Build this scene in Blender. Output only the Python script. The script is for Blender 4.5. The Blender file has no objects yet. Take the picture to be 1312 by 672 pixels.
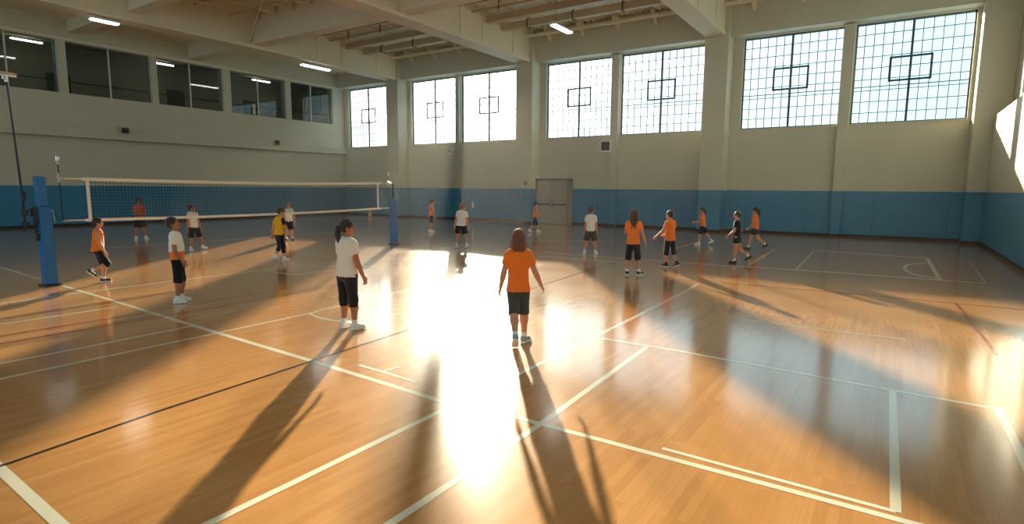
import bpy, bmesh, math, random
import numpy as np
from mathutils import Vector, Matrix
R = math.radians
S = bpy.context.scene
COL = S.collection

# ------------------------------------------------------------------ camera
cam_data = bpy.data.cameras.new('camera'); cam = bpy.data.objects.new('camera', cam_data); COL.objects.link(cam)
cam_data.sensor_width = 36.0; cam_data.lens = 20.22; cam_data.clip_end = 500
_r = Vector((0.83352, 0.55245, 0.00679)); _u = Vector((-0.07627, 0.10288, 0.99177)); _f = Vector((-0.54720, 0.82718, -0.12789))
cam.matrix_world = Matrix(((_r.x, _u.x, -_f.x, 0), (_r.y, _u.y, -_f.y, 0), (_r.z, _u.z, -_f.z, 2.1), (0, 0, 0, 1)))
S.camera = cam

# ------------------------------------------------------------------ light
SUN_AZ, SUN_EL = -38.1, 14.0          # azimuth from +Y towards +X, elevation
SUN_STRENGTH, SKY_STRENGTH, EXPOSURE = 15.5, 1.0, 0.72
SKY_BASE, SKY_WIDE, SKY_GLOW, SKY_CORE = (.56, .86, .98), (.55, .5, .45), (6.5, 5.6, 4.3), (14, 11, 7)   # clear sky and the bright haze around the sun
HAZE = 0.0006
sun_data = bpy.data.lights.new('sun', 'SUN'); sun = bpy.data.objects.new('sun', sun_data); COL.objects.link(sun)
sun_data.energy = SUN_STRENGTH; sun_data.color = (1.0, 0.83, 0.61); sun_data.angle = R(0.9)
_d = Vector((math.sin(R(SUN_AZ)) * math.cos(R(SUN_EL)), math.cos(R(SUN_AZ)) * math.cos(R(SUN_EL)), math.sin(R(SUN_EL))))
sun.rotation_euler = _d.to_track_quat('Z', 'Y').to_euler(); sun.location = (-30, 60, 30)

world = bpy.data.worlds.new('world'); S.world = world; world.use_nodes = True
wn = world.node_tree.nodes; wl = world.node_tree.links; wn.clear()
def wnode(t, **k):
    n = wn.new(t)
    for a, v in k.items(): setattr(n, a, v)
    return n
w_out = wnode('ShaderNodeOutputWorld'); w_bg = wnode('ShaderNodeBackground'); w_tc = wnode('ShaderNodeTexCoord')
w_dot = wnode('ShaderNodeVectorMath', operation='DOT_PRODUCT'); w_dot.inputs[1].default_value = _d; wl.new(w_tc.outputs['Generated'], w_dot.inputs[0])
w_mx = wnode('ShaderNodeMath', operation='MAXIMUM'); w_mx.inputs[1].default_value = 0; wl.new(w_dot.outputs['Value'], w_mx.inputs[0])
def wterm(power, col, prev):
    p = wnode('ShaderNodeMath', operation='POWER'); p.inputs[1].default_value = power; wl.new(w_mx.outputs[0], p.inputs[0])
    v = wnode('ShaderNodeVectorMath', operation='SCALE'); v.inputs[0].default_value = col; wl.new(p.outputs[0], v.inputs['Scale'])
    a = wnode('ShaderNodeVectorMath', operation='ADD'); wl.new(v.outputs[0], a.inputs[0])
    if prev is None: a.inputs[1].default_value = SKY_BASE
    else: wl.new(prev.outputs[0], a.inputs[1])
    return a
t1 = wterm(6, SKY_WIDE, None); t2 = wterm(70, SKY_GLOW, t1); t3 = wterm(700, SKY_CORE, t2)
wl.new(t3.outputs[0], w_bg.inputs[0]); w_bg.inputs[1].default_value = SKY_STRENGTH
wl.new(w_bg.outputs[0], w_out.inputs[0])

S.view_settings.view_transform = 'Standard'; S.view_settings.look = 'None'
S.view_settings.exposure = EXPOSURE; S.view_settings.gamma = 1.0; S.view_settings.use_curve_mapping = False

# ------------------------------------------------------------------ helpers
def tag(o, label=None, cat=None, group=None, kind=None):
    if label: o['label'] = label
    if cat: o['category'] = cat
    if group: o['group'] = group
    if kind: o['kind'] = kind
    return o
def empty(name, loc=(0, 0, 0), rz=0.0):
    o = bpy.data.objects.new(name, None); COL.objects.link(o); o.location = loc; o.rotation_euler = (0, 0, rz)
    o.empty_display_size = 0.1
    return o
class MB:
    """collects shapes, then links them as one mesh object"""
    def __init__(s): s.v = []; s.f = []
    def add(s, vs, fs):
        b = len(s.v); s.v += [tuple(v) for v in vs]; s.f += [tuple(i + b for i in f) for f in fs]; return s
    def box(s, x0, x1, y0, y1, z0, z1):
        return s.add([(x0, y0, z0), (x1, y0, z0), (x1, y1, z0), (x0, y1, z0), (x0, y0, z1), (x1, y0, z1), (x1, y1, z1), (x0, y1, z1)],
                     [(0, 3, 2, 1), (4, 5, 6, 7), (0, 1, 5, 4), (1, 2, 6, 5), (2, 3, 7, 6), (3, 0, 4, 7)])
    def tube(s, pts, r, n=10, cap=True):
        pts = [Vector(p) for p in pts]; rs = r if isinstance(r, (list, tuple)) else [r] * len(pts)
        vs = []; prev = None
        for i, p in enumerate(pts):
            t = (pts[min(i + 1, len(pts) - 1)] - pts[max(i - 1, 0)]).normalized()
            a = prev if prev is not None else (Vector((0, 0, 1)) if abs(t.z) < .9 else Vector((1, 0, 0)))
            b = t.cross(a).normalized(); a = b.cross(t).normalized(); prev = a
            for k in range(n):
                q = 2 * math.pi * k / n
                vs.append(p + (a * math.cos(q) + b * math.sin(q)) * rs[i])
        fs = []
        for i in range(len(pts) - 1):
            for k in range(n):
                k2 = (k + 1) % n
                fs.append((i * n + k, i * n + k2, (i + 1) * n + k2, (i + 1) * n + k))
        if cap: fs += [tuple(range(n))[::-1], tuple((len(pts) - 1) * n + k for k in range(n))]
        return s.add(vs, fs)
    def lathe(s, prof, n=16, c=(0, 0, 0), axis='z'):
        vs = []
        for r, z in prof:
            for k in range(n):
                q = 2 * math.pi * k / n; x, y = r * math.cos(q), r * math.sin(q)
                vs.append((c[0] + x, c[1] + y, c[2] + z) if axis == 'z' else (c[0] + x, c[1] + z, c[2] + y))
        fs = [(i * n + k, i * n + (k + 1) % n, (i + 1) * n + (k + 1) % n, (i + 1) * n + k) for i in range(len(prof) - 1) for k in range(n)]
        return s.add(vs, fs)
    def build(s, name, mat, parent=None, bevel=0.0, smooth=False, loc=None):
        me = bpy.data.meshes.new(name); me.from_pydata(s.v, [], s.f)
        bm = bmesh.new(); bm.from_mesh(me); bmesh.ops.recalc_face_normals(bm, faces=bm.faces); bm.to_mesh(me); bm.free()
        o = bpy.data.objects.new(name, me); COL.objects.link(o)
        if mat: me.materials.append(mat)
        if parent: o.parent = parent
        if loc: o.location = loc
        if bevel:
            m = o.modifiers.new('bevel', 'BEVEL'); m.width = bevel; m.segments = 2; m.limit_method = 'ANGLE'
        if smooth:
            me.polygons.foreach_set('use_smooth', [True] * len(me.polygons))
        return o
def box(name, mat, x0, x1, y0, y1, z0, z1, parent=None, bevel=0.0):
    return MB().box(x0, x1, y0, y1, z0, z1).build(name, mat, parent, bevel)
def struct(o): o['kind'] = 'structure'; return o

# ------------------------------------------------------------------ materials
def srgb(r, g, b):
    f = lambda c: (c / 255 / 12.92) if c / 255 <= .04045 else ((c / 255 + .055) / 1.055) ** 2.4
    return (f(r), f(g), f(b), 1)
def mat(name, col, rough=.6, metal=0.0, noise=0.0, nscale=20, bump=0.0, bscale=60, stretch=(1, 1, 1), spec=.5, sheen=0.0, sss=0.0, emit=0.0, coord='Object'):
    m = bpy.data.materials.new(name); m.use_nodes = True; nt = m.node_tree; N = nt.nodes; L = nt.links
    p = N['Principled BSDF']; p.inputs['Roughness'].default_value = rough; p.inputs['Metallic'].default_value = metal
    p.inputs['Specular IOR Level'].default_value = spec
    p.inputs['Base Color'].default_value = col
    tc = N.new('ShaderNodeTexCoord'); mp = N.new('ShaderNodeMapping'); mp.inputs['Scale'].default_value = stretch
    L.new(tc.outputs[coord], mp.inputs[0])
    if noise:
        n = N.new('ShaderNodeTexNoise'); n.inputs['Scale'].default_value = nscale; n.inputs['Detail'].default_value = 4; L.new(mp.outputs[0], n.inputs[0])
        r = N.new('ShaderNodeMapRange'); r.inputs[3].default_value = 1 - noise; r.inputs[4].default_value = 1 + noise; L.new(n.outputs[0], r.inputs[0])
        mx = N.new('ShaderNodeVectorMath'); mx.operation = 'SCALE'; mx.inputs[0].default_value = col[:3]; L.new(r.outputs[0], mx.inputs['Scale'])
        L.new(mx.outputs[0], p.inputs['Base Color'])
    if bump:
        n = N.new('ShaderNodeTexNoise'); n.inputs['Scale'].default_value = bscale; n.inputs['Detail'].default_value = 5; L.new(mp.outputs[0], n.inputs[0])
        b = N.new('ShaderNodeBump'); b.inputs['Strength'].default_value = bump; b.inputs['Distance'].default_value = .01; L.new(n.outputs[0], b.inputs['Height'])
        L.new(b.outputs[0], p.inputs['Normal'])
    if sheen: p.inputs['Sheen Weight'].default_value = sheen; p.inputs['Sheen Roughness'].default_value = .4
    if sss: p.inputs['Subsurface Weight'].default_value = sss; p.inputs['Subsurface Radius'].default_value = (.012, .005, .003); p.inputs['Subsurface Scale'].default_value = 1.0
    if emit: p.inputs['Emission Color'].default_value = col; p.inputs['Emission Strength'].default_value = emit
    return m

BLUE_TOP = 2.06
def wall_material():
    m = bpy.data.materials.new('painted wall'); m.use_nodes = True; nt = m.node_tree; N = nt.nodes; L = nt.links
    p = N['Principled BSDF']
    g = N.new('ShaderNodeNewGeometry'); sx = N.new('ShaderNodeSeparateXYZ'); L.new(g.outputs['Position'], sx.inputs[0])
    st = N.new('ShaderNodeMath'); st.operation = 'GREATER_THAN'; st.inputs[1].default_value = BLUE_TOP; L.new(sx.outputs['Z'], st.inputs[0])
    nz = N.new('ShaderNodeTexNoise'); nz.inputs['Scale'].default_value = .7; nz.inputs['Detail'].default_value = 5; L.new(g.outputs['Position'], nz.inputs[0])
    mr = N.new('ShaderNodeMapRange'); mr.inputs[3].default_value = .92; mr.inputs[4].default_value = 1.06; L.new(nz.outputs[0], mr.inputs[0])
    mix = N.new('ShaderNodeMix'); mix.data_type = 'RGBA'; mix.inputs['A'].default_value = srgb(66, 137, 176); mix.inputs['B'].default_value = srgb(210, 203, 180)
    L.new(st.outputs[0], mix.inputs['Factor'])
    # vertical pad seams on the blue band
    ad = N.new('ShaderNodeMath'); ad.operation = 'ADD'; L.new(sx.outputs['X'], ad.inputs[0]); L.new(sx.outputs['Y'], ad.inputs[1])
    fr = N.new('ShaderNodeMath'); fr.operation = 'FRACT'; dv = N.new('ShaderNodeMath'); dv.operation = 'DIVIDE'; dv.inputs[1].default_value = 2.65
    L.new(ad.outputs[0], dv.inputs[0]); L.new(dv.outputs[0], fr.inputs[0])
    lt = N.new('ShaderNodeMath'); lt.operation = 'LESS_THAN'; lt.inputs[1].default_value = .009; L.new(fr.outputs[0], lt.inputs[0])
    iv = N.new('ShaderNodeMath'); iv.operation = 'MULTIPLY'; L.new(lt.outputs[0], iv.inputs[0]); iv.inputs[1].default_value = .4
    sn = N.new('ShaderNodeMath'); sn.operation = 'SUBTRACT'; sn.inputs[0].default_value = 1; L.new(st.outputs[0], sn.inputs[1]); im = N.new('ShaderNodeMath'); im.operation = 'MULTIPLY'; L.new(iv.outputs[0], im.inputs[0]); L.new(sn.outputs[0], im.inputs[1])
    sb = N.new('ShaderNodeMath'); sb.operation = 'SUBTRACT'; L.new(mr.outputs[0], sb.inputs[0]); L.new(im.outputs[0], sb.inputs[1])
    vm = N.new('ShaderNodeVectorMath'); vm.operation = 'SCALE'; L.new(mix.outputs['Result'], vm.inputs[0]); L.new(sb.outputs[0], vm.inputs['Scale'])
    L.new(vm.outputs[0], p.inputs['Base Color'])
    p.inputs['Roughness'].default_value = .55; p.inputs['Specular IOR Level'].default_value = .3
    n2 = N.new('ShaderNodeTexNoise'); n2.inputs['Scale'].default_value = 25; L.new(g.outputs['Position'], n2.inputs[0])
    b = N.new('ShaderNodeBump'); b.inputs['Strength'].default_value = .08; b.inputs['Distance'].default_value = .01; L.new(n2.outputs[0], b.inputs['Height']); L.new(b.outputs[0], p.inputs['Normal'])
    return m

def floor_material():
    m = bpy.data.materials.new('maple floor'); m.use_nodes = True; nt = m.node_tree; N = nt.nodes; L = nt.links
    p = N['Principled BSDF']
    g = N.new('ShaderNodeNewGeometry'); sx = N.new('ShaderNodeSeparateXYZ'); L.new(g.outputs['Position'], sx.inputs[0])
    cb = N.new('ShaderNodeCombineXYZ'); L.new(sx.outputs['Y'], cb.inputs['X']); L.new(sx.outputs['X'], cb.inputs['Y'])
    br = N.new('ShaderNodeTexBrick'); L.new(cb.outputs[0], br.inputs['Vector'])
    br.offset = .37; br.offset_frequency = 3; br.squash = 1.0
    br.inputs['Color1'].default_value = (0, 0, 0, 1); br.inputs['Color2'].default_value = (1, 1, 1, 1); br.inputs['Mortar'].default_value = (.0, .0, .0, 1)
    br.inputs['Scale'].default_value = 1; br.inputs['Mortar Size'].default_value = .0012; br.inputs['Mortar Smooth'].default_value = .2
    br.inputs['Brick Width'].default_value = 1.15; br.inputs['Row Height'].default_value = .072; br.inputs['Bias'].default_value = 0
    rmp = N.new('ShaderNodeValToRGB'); L.new(br.outputs['Color'], rmp.inputs[0])
    e = rmp.color_ramp.elements; e[0].position = 0; e[0].color = srgb(196, 136, 78); e[1].position = 1; e[1].color = srgb(209, 150, 90)
    k = rmp.color_ramp.elements.new(.5); k.color = srgb(203, 144, 84)
    # grain, stretched along the boards
    mp = N.new('ShaderNodeMapping'); mp.inputs['Scale'].default_value = (1.1, 26, 1); L.new(cb.outputs[0], mp.inputs[0])
    gn = N.new('ShaderNodeTexNoise'); gn.inputs['Scale'].default_value = 1.6; gn.inputs['Detail'].default_value = 6; L.new(mp.outputs[0], gn.inputs[0])
    mr = N.new('ShaderNodeMapRange'); mr.inputs[3].default_value = .86; mr.inputs[4].default_value = 1.12; L.new(gn.outputs[0], mr.inputs[0])
    mb = N.new('ShaderNodeMath'); mb.operation = 'MULTIPLY_ADD'; mb.inputs[1].default_value = -.12; mb.inputs[2].default_value = 1; L.new(br.outputs['Fac'], mb.inputs[0])
    mm = N.new('ShaderNodeMath'); mm.operation = 'MULTIPLY'; L.new(mr.outputs[0], mm.inputs[0]); L.new(mb.outputs[0], mm.inputs[1])
    vm = N.new('ShaderNodeVectorMath'); vm.operation = 'SCALE'; L.new(rmp.outputs[0], vm.inputs[0]); L.new(mm.outputs[0], vm.inputs['Scale'])
    L.new(vm.outputs[0], p.inputs['Base Color'])
    gloss_setup(N, L, p)
    return m
def gloss_setup(N, L, p):
    g2 = N.new('ShaderNodeNewGeometry')
    sc = N.new('ShaderNodeTexNoise'); sc.inputs['Scale'].default_value = .8; sc.inputs['Detail'].default_value = 4; L.new(g2.outputs['Position'], sc.inputs[0])
    rr = N.new('ShaderNodeMapRange'); rr.inputs[3].default_value = .18; rr.inputs[4].default_value = .22; L.new(sc.outputs[0], rr.inputs[0])
    L.new(rr.outputs[0], p.inputs['Roughness'])
    p.inputs['Specular IOR Level'].default_value = .25
    p.inputs['Coat Weight'].default_value = .8; p.inputs['Coat IOR'].default_value = 1.6; p.inputs['Coat Roughness'].default_value = .12
def paint_material(name, col):
    m = bpy.data.materials.new(name); m.use_nodes = True; N = m.node_tree.nodes; L = m.node_tree.links; p = N['Principled BSDF']
    p.inputs['Base Color'].default_value = col; gloss_setup(N, L, p); return m

def glass_material(name, tint, refl_rough=.0):
    m = bpy.data.materials.new(name); m.use_nodes = True; N = m.node_tree.nodes; L = m.node_tree.links; N.clear()
    o = N.new('ShaderNodeOutputMaterial'); t = N.new('ShaderNodeBsdfTransparent'); t.inputs[0].default_value = tint
    g = N.new('ShaderNodeBsdfGlossy'); g.inputs['Roughness'].default_value = refl_rough
    f = N.new('ShaderNodeFresnel')
    gg = N.new('ShaderNodeNewGeometry'); io = N.new('ShaderNodeMapRange'); io.inputs[3].default_value = 1.5; io.inputs[4].default_value = 1 / 1.5   # same reflectance from both faces of the pane
    L.new(gg.outputs['Backfacing'], io.inputs[0]); L.new(io.outputs[0], f.inputs[0]); mx = N.new('ShaderNodeMixShader')
    L.new(f.outputs[0], mx.inputs[0]); L.new(t.outputs[0], mx.inputs[1]); L.new(g.outputs[0], mx.inputs[2]); L.new(mx.outputs[0], o.inputs[0])
    return m

M = {}
M['wall'] = wall_material(); M['floor'] = floor_material()
M['line_white'] = paint_material('white court paint', srgb(240, 232, 208)); M['line_black'] = paint_material('black court paint', srgb(52, 36, 28)); M['line_red'] = paint_material('red court paint', srgb(160, 58, 36))
M['glass'] = glass_material('clear window glass', (.93, .97, .97, 1)); M['dark_glass'] = glass_material('tinted gallery glass', (.80, .85, .84, 1))
M['steel_frame'] = mat('grey window steel', srgb(96, 112, 120), .45, noise=.08)
M['dark_steel'] = mat('dark mullion steel', srgb(58, 74, 86), .45, noise=.06)
M['beam'] = mat('painted beam', srgb(236, 220, 190), .6, noise=.06, nscale=1.5)
M['deck'] = mat('painted metal deck', srgb(240, 230, 208), .5, noise=.06, nscale=2)
M['pipe'] = mat('painted pipe', srgb(206, 184, 150), .5, noise=.08, nscale=5)
M['rust'] = mat('brown bracket steel', srgb(96, 70, 48), .6, noise=.2)
M['baseboard'] = mat('black rubber baseboard', srgb(26, 28, 34), .6, noise=.1)
M['door'] = mat('painted door', srgb(176, 164, 148), .5, noise=.05, nscale=3)
M['door_frame'] = mat('painted door frame', srgb(150, 140, 126), .5, noise=.05)
M['handle'] = mat('brushed dark metal', srgb(90, 84, 78), .35, metal=.7, noise=.1)
M['gallery'] = mat('gallery wall paint', srgb(150, 140, 118), .7, noise=.1, nscale=2)
M['gallery_dark'] = mat('gallery dark panel', srgb(40, 38, 38), .6, noise=.1)
M['post_blue'] = mat('blue post padding', srgb(24, 104, 170), .38, noise=.08, nscale=6)
M['black_metal'] = mat('black painted metal', srgb(24, 24, 26), .4, noise=.1)
M['chrome'] = mat('chrome fitting', srgb(205, 205, 200), .22, metal=.9, noise=.05)
M['net_tape'] = mat('white net tape', srgb(236, 230, 214), .7, noise=.05, bump=.2)
M['net_cord'] = mat('dark net cord', srgb(30, 40, 52), .8, noise=.1)
M['fixture'] = mat('white lamp housing', srgb(225, 222, 212), .4, noise=.03)
M['tube'] = mat('lit lamp diffuser', (1, .97, .9, 1), .5, emit=9)
M['gallery_lamp'] = mat('lit gallery lamp', (1, .97, .9, 1), .5, emit=6)
M['red'] = mat('red alarm plastic', srgb(190, 50, 36), .4, noise=.05)
M['white_plastic'] = mat('white plastic', srgb(226, 224, 216), .4, noise=.03)
M['grey_box'] = mat('grey speaker box', srgb(176, 168, 148), .5, noise=.05)
M['grille'] = mat('dark grille', srgb(34, 34, 34), .6, noise=.1)

# ------------------------------------------------------------------ room shell
XL, XR, YB, YF, ZT = -35.1, 2.92, 29.95, -9.0, 11.0
floor = struct(box('floor', M['floor'], XL - .4, XR + .8, YF - .4, YB + .4, -.25, 0))

# court markings: thin coats of paint on the boards
coats = 0
def stripe(pts, w, m='line_white', z=.0012):
    global coats; coats += 1; z += coats * .00006          # every coat lies a hair over the one before
    pts = [Vector((x, y, 0)) for x, y in pts]; vs = []; fs = []
    for i, q in enumerate(pts):
        a = (q - pts[i - 1]).normalized() if i else (pts[1] - q).normalized()
        b = (pts[i + 1] - q).normalized() if i < len(pts) - 1 else a
        t = (a + b).normalized(); n = Vector((-t.y, t.x, 0)); k = w / 2 / max(.5, n.dot(Vector((-a.y, a.x, 0))))
        for s_, zz in ((-1, 0), (-1, z), (1, z), (1, 0)): vs.append(q + n * s_ * k + Vector((0, 0, zz)))
    for i in range(len(pts) - 1):
        o = i * 4
        fs += [(o, o + 1, o + 5, o + 4), (o + 1, o + 2, o + 6, o + 5), (o + 2, o + 3, o + 7, o + 6)]
    fs += [(0, 3, 2, 1), (4 * len(pts) - 4, 4 * len(pts) - 3, 4 * len(pts) - 2, 4 * len(pts) - 1)]
    return MB().add(vs, fs).build('court_line', M[m], floor)
def arc(cx, cy, r, a0, a1, n=28, ry=None):
    ry = ry or r
    return [(cx + r * math.cos(R(a0 + (a1 - a0) * i / n)), cy + ry * math.sin(R(a0 + (a1 - a0) * i / n))) for i in range(n + 1)]
W = .065
for pts, w in [
    ([(-2.50, -2.0), (-2.49, 3.2), (-2.50, 4.3), (-2.62, 7.25)], W), ([(-3.42, 5.1), (-3.42, 7.3), (-3.45, 10.3), (-3.52, 12.8)], W),
    ([(-18.9, 4.92), (-11.7, 4.60), (-8.4, 4.42), (-5.6, 4.30), (-3.40, 4.17)], W + .01), ([(-3.43, 4.14), (-3.43, -2.0)], W),
    ([(-7.95, 0.5), (-7.98, 3.4), (-8.0, 5.93), (-8.35, 9.0)], .05), ([(-8.67, 0.5), (-8.66, 3.1), (-8.70, 4.42)], .05),
    ([(-2.9, 4.26), (2.0, 4.26)], W), ([(-3.42, 7.30), (-2.2, 7.30), (.1, 7.12), (1.02, 7.08)], .06), ([(.99, 7.08), (1.04, 1.0)], .075),
    ([(.13, 7.10), (.16, 4.36)], .065), ([(-1.43, 4.40), (-.3, 4.37), (.16, 4.36)], .045),
    ([(-6.2, 1.30), (-3.5, 1.22)], .075), ([(-5.16, 4.52), (-4.19, 4.46)], .05), ([(-4.75, 4.50), (-4.72, 4.75)], .04),
    ([(-8.0, 5.97), (-7.63, 5.87), (-7.25, 5.86), (-6.95, 6.02), (-6.78, 6.5), (-6.75, 7.16)], .045),
    (arc(-7.7, 7.4, .95, 30, 200), .045), (arc(-7.4, 7.0, 1.45, 40, 175), .04),
    ([(-13.0, 1.0), (-13.2, 5.2), (-13.2, 10.9), (-13.1, 17.0)], .05), ([(-11.13, 1.0), (-11.13, 4.4)], .05),
    ([(-13.5, 8.5), (-11.9, 8.45)], .05), ([(-11.9, 8.45), (-11.3, 12.6)], .045), ([(-9.6, 12.2), (-8.3, 12.0)], .045), ([(-22.0, 8.0), (-21.5, 20.0)], .05),
    ([(-3.30, 17.1), (-3.43, 22.4)], .075), ([(-2.05, 16.72), (-2.22, 22.6)], .06), ([(1.03, 16.85), (.97, 22.15)], .10),
    ([(-9.5, 16.3), (-4.0, 16.5), (-2.0, 16.73), (1.0, 16.86), (1.88, 16.84)], .045), ([(-2.22, 22.6), (.98, 22.2)], .035),
    (arc(.97, 18.9, .62, 90, 270, ry=1.65), .09), ([(-1.91, 9.71), (.28, 9.73)], .03), ([(-6.37, 20.1), (-6.55, 23.4)], .06),
    ([(1.88, 16.84), (2.0, 22.0)], .03), ([(-10.6, 15.2), (-6.2, 15.5)], .035), ([(-12.4, 19.2), (-9.4, 21.6)], .03),
]: tag(stripe(pts, w), 'white court line')
tag(stripe([(-5.43, -2.0), (-5.45, 1.34), (-5.6, 2.45), (-5.75, 4.37), (-5.9, 6.46), (-6.3, 10.96), (-6.5, 13.8), (-6.6, 17.5)], .035, 'line_black'), 'black court line')
for pts in ([(-10.25, 0.6), (-10.26, 4.15), (-10.4, 7.3)], [(-9.75, 0.6), (-9.75, 6.9)], [(-3.1, 13.38), (-.5, 13.5), (2.3, 13.5)], [(1.1, 13.4), (1.25, 9.5)]):
    tag(stripe(pts, .045, 'line_red'), 'faded red court line')

wins = [(-34.56, -30.60), (-28.22, -24.13), (-23.85, -19.60), (-17.49, -13.34), (-12.84, -8.42), (-6.59, -2.38), (-1.96, 2.16)]
ZS, ZH = 5.0, 9.25
bw = MB().box(XL - .4, XR + .9, YB, YB + .3, 0, ZS).box(XL - .4, XR + .9, YB, YB + .3, ZH, ZT + .4)
ed = [XL - .4] + [v for w in wins for v in w] + [XR + .9]
for i in range(0, len(ed), 2): bw.box(ed[i], ed[i + 1], YB, YB + .3, ZS, ZH)
struct(bw.build('wall_back', M['wall']))
n_trim = 0
def trim(o):
    global n_trim; n_trim += 1; o.name = 'trim_%d' % n_trim; return struct(o)
YP = 28.95
for x0, x1 in ((-29.57, -28.50), (-18.96, -17.85), (-8.16, -7.06), (2.30, 3.42)):
    trim(box('trim', M['wall'], x0, x1, YP, YB, 0, ZT, bevel=.015))
for x0, x1 in ((-24.11, -23.87), (-13.30, -12.86), (-2.40, -1.98)):
    trim(box('trim', M['wall'], x0, x1, 29.72, YB, 0, ZH, bevel=.012))
trim(box('trim', M['wall'], XL, XR + .5, 29.30, YB, 9.30, ZT))      # lintel band over the windows
# left wall: lower wall, ledge band, gallery wall with openings
gal = [(4.0, 7.85), (8.2, 12.1), (12.48, 16.41), (16.75, 20.55), (21.05, 24.95), (25.35, 28.85)]
GZ0, GZ1 = 6.66, 9.20
lw = MB().box(XL - .4, XL, YF, YB, 0, 4.5).box(XL - .4, XL + .12, YF, YB, 4.5, GZ0).box(XL - .4, XL + .12, YF, YB, GZ1, ZT + .4)
ed = [YF] + [v for w in gal for v in w] + [YB]
for i in range(0, len(ed), 2): lw.box(XL - .4, XL + .12, ed[i], ed[i + 1], GZ0, GZ1)
struct(lw.build('wall_left', M['wall']))
trim(box('trim', M['wall'], XL, XL + .30, YF, YB, 4.5, 5.04, bevel=.02))
trim(box('trim', M['beam'], XL + .12, XL + .20, YF, YB, 9.24, 9.34))
# right wall: pad-height wall with a ledge, upper wall set back with clerestory openings
XU = 3.42
rw = MB().box(XR, XR + .9, YF, YB, 0, 4.95).box(XU, XU + .4, YF, YB, 4.95, 5.5).box(XU, XU + .4, YF, YB, 9.2, ZT + .4)
rwins = [(-5.2, 0.2), (2.2, 7.6), (9.4, 14.8), (16.4, 20.6), (21.7, 27.2)]
ed = [YF] + [v for w in rwins for v in w] + [YB]
for i in range(0, len(ed), 2): rw.box(XU, XU + .4, ed[i], ed[i + 1], 5.5, 9.2)
struct(rw.build('wall_right', M['wall']))
fw = MB().box(XL - .4, XR + .9, YF - .4, YF, 0, 2.0).box(XL - .4, XR + .9, YF - .4, YF, 9.2, ZT + .4)
fill_wins = [(-34, -29.6), (-28.4, -23.8), (-23.2, -19), (-17.8, -13.4), (-12.8, -8.2), (-7, -2.4), (-1.8, 2.2)]  # unseen openings behind the camera, added to let in fill light
ed = [XL - .4] + [v for w in fill_wins for v in w] + [XR + .9]
for i in range(0, len(ed), 2): fw.box(ed[i], ed[i + 1], YF - .4, YF, 2.0, 9.2)
struct(fw.build('wall_front', M['wall']))
# baseboards
struct(MB().box(XL, XR, YB - .04, YB, 0, .13).box(-29.6, -28.46, YP - .03, YP, 0, .13).box(-19.0, -17.82, YP - .03, YP, 0, .13).box(-8.2, -7.02, YP - .03, YP, 0, .13)
       .box(-7.06, -7.03, YP, YB, 0, .13).box(-28.5, -28.47, YP, YB, 0, .13).box(2.27, XR, YP - .03, YP, 0, .13)
       .box(-24.14, -23.84, 29.69, 29.72, 0, .13).box(-13.33, -12.83, 29.69, 29.72, 0, .13).box(-2.45, -1.95, 29.69, 29.72, 0, .13).build('baseboard_back', M['baseboard']))
struct(box('baseboard_left', M['baseboard'], XL, XL + .04, YF, YB, 0, .13))
struct(box('baseboard_right', M['baseboard'], XR - .04, XR, YF, YP, 0, .13))

# ceiling: corrugated deck
def corrugated(x0, x1, y0, y1, z, pitch=.33, dep=.085):
    vs = []; fs = []; x = x0; prof = []
    while x < x1:
        prof += [(x, z), (x + pitch * .30, z), (x + pitch * .42, z + dep), (x + pitch * .88, z + dep)]; x += pitch
    for px, pz in prof: vs += [(px, y0, pz), (px, y1, pz), (px, y1, pz + .02), (px, y0, pz + .02)]
    for i in range(len(prof) - 1):
        o = i * 4
        fs += [(o, o + 4, o + 5, o + 1), (o + 3, o + 2, o + 6, o + 7)]
    return MB().add(vs, fs)
ceil = struct(corrugated(XL - .3, XR + .8, YF - .3, YB + .3, ZT).build('ceiling', M['deck']))
box('roof_slab', M['deck'], XL - .4, XR + .9, YF - .4, YB + .5, ZT + .12, ZT + .4, parent=ceil)
# soffit beside the gallery
trim(box('trim', M['beam'], XL + .12, -29.5, YF, 29.30, 10.25, 10.42))
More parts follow.
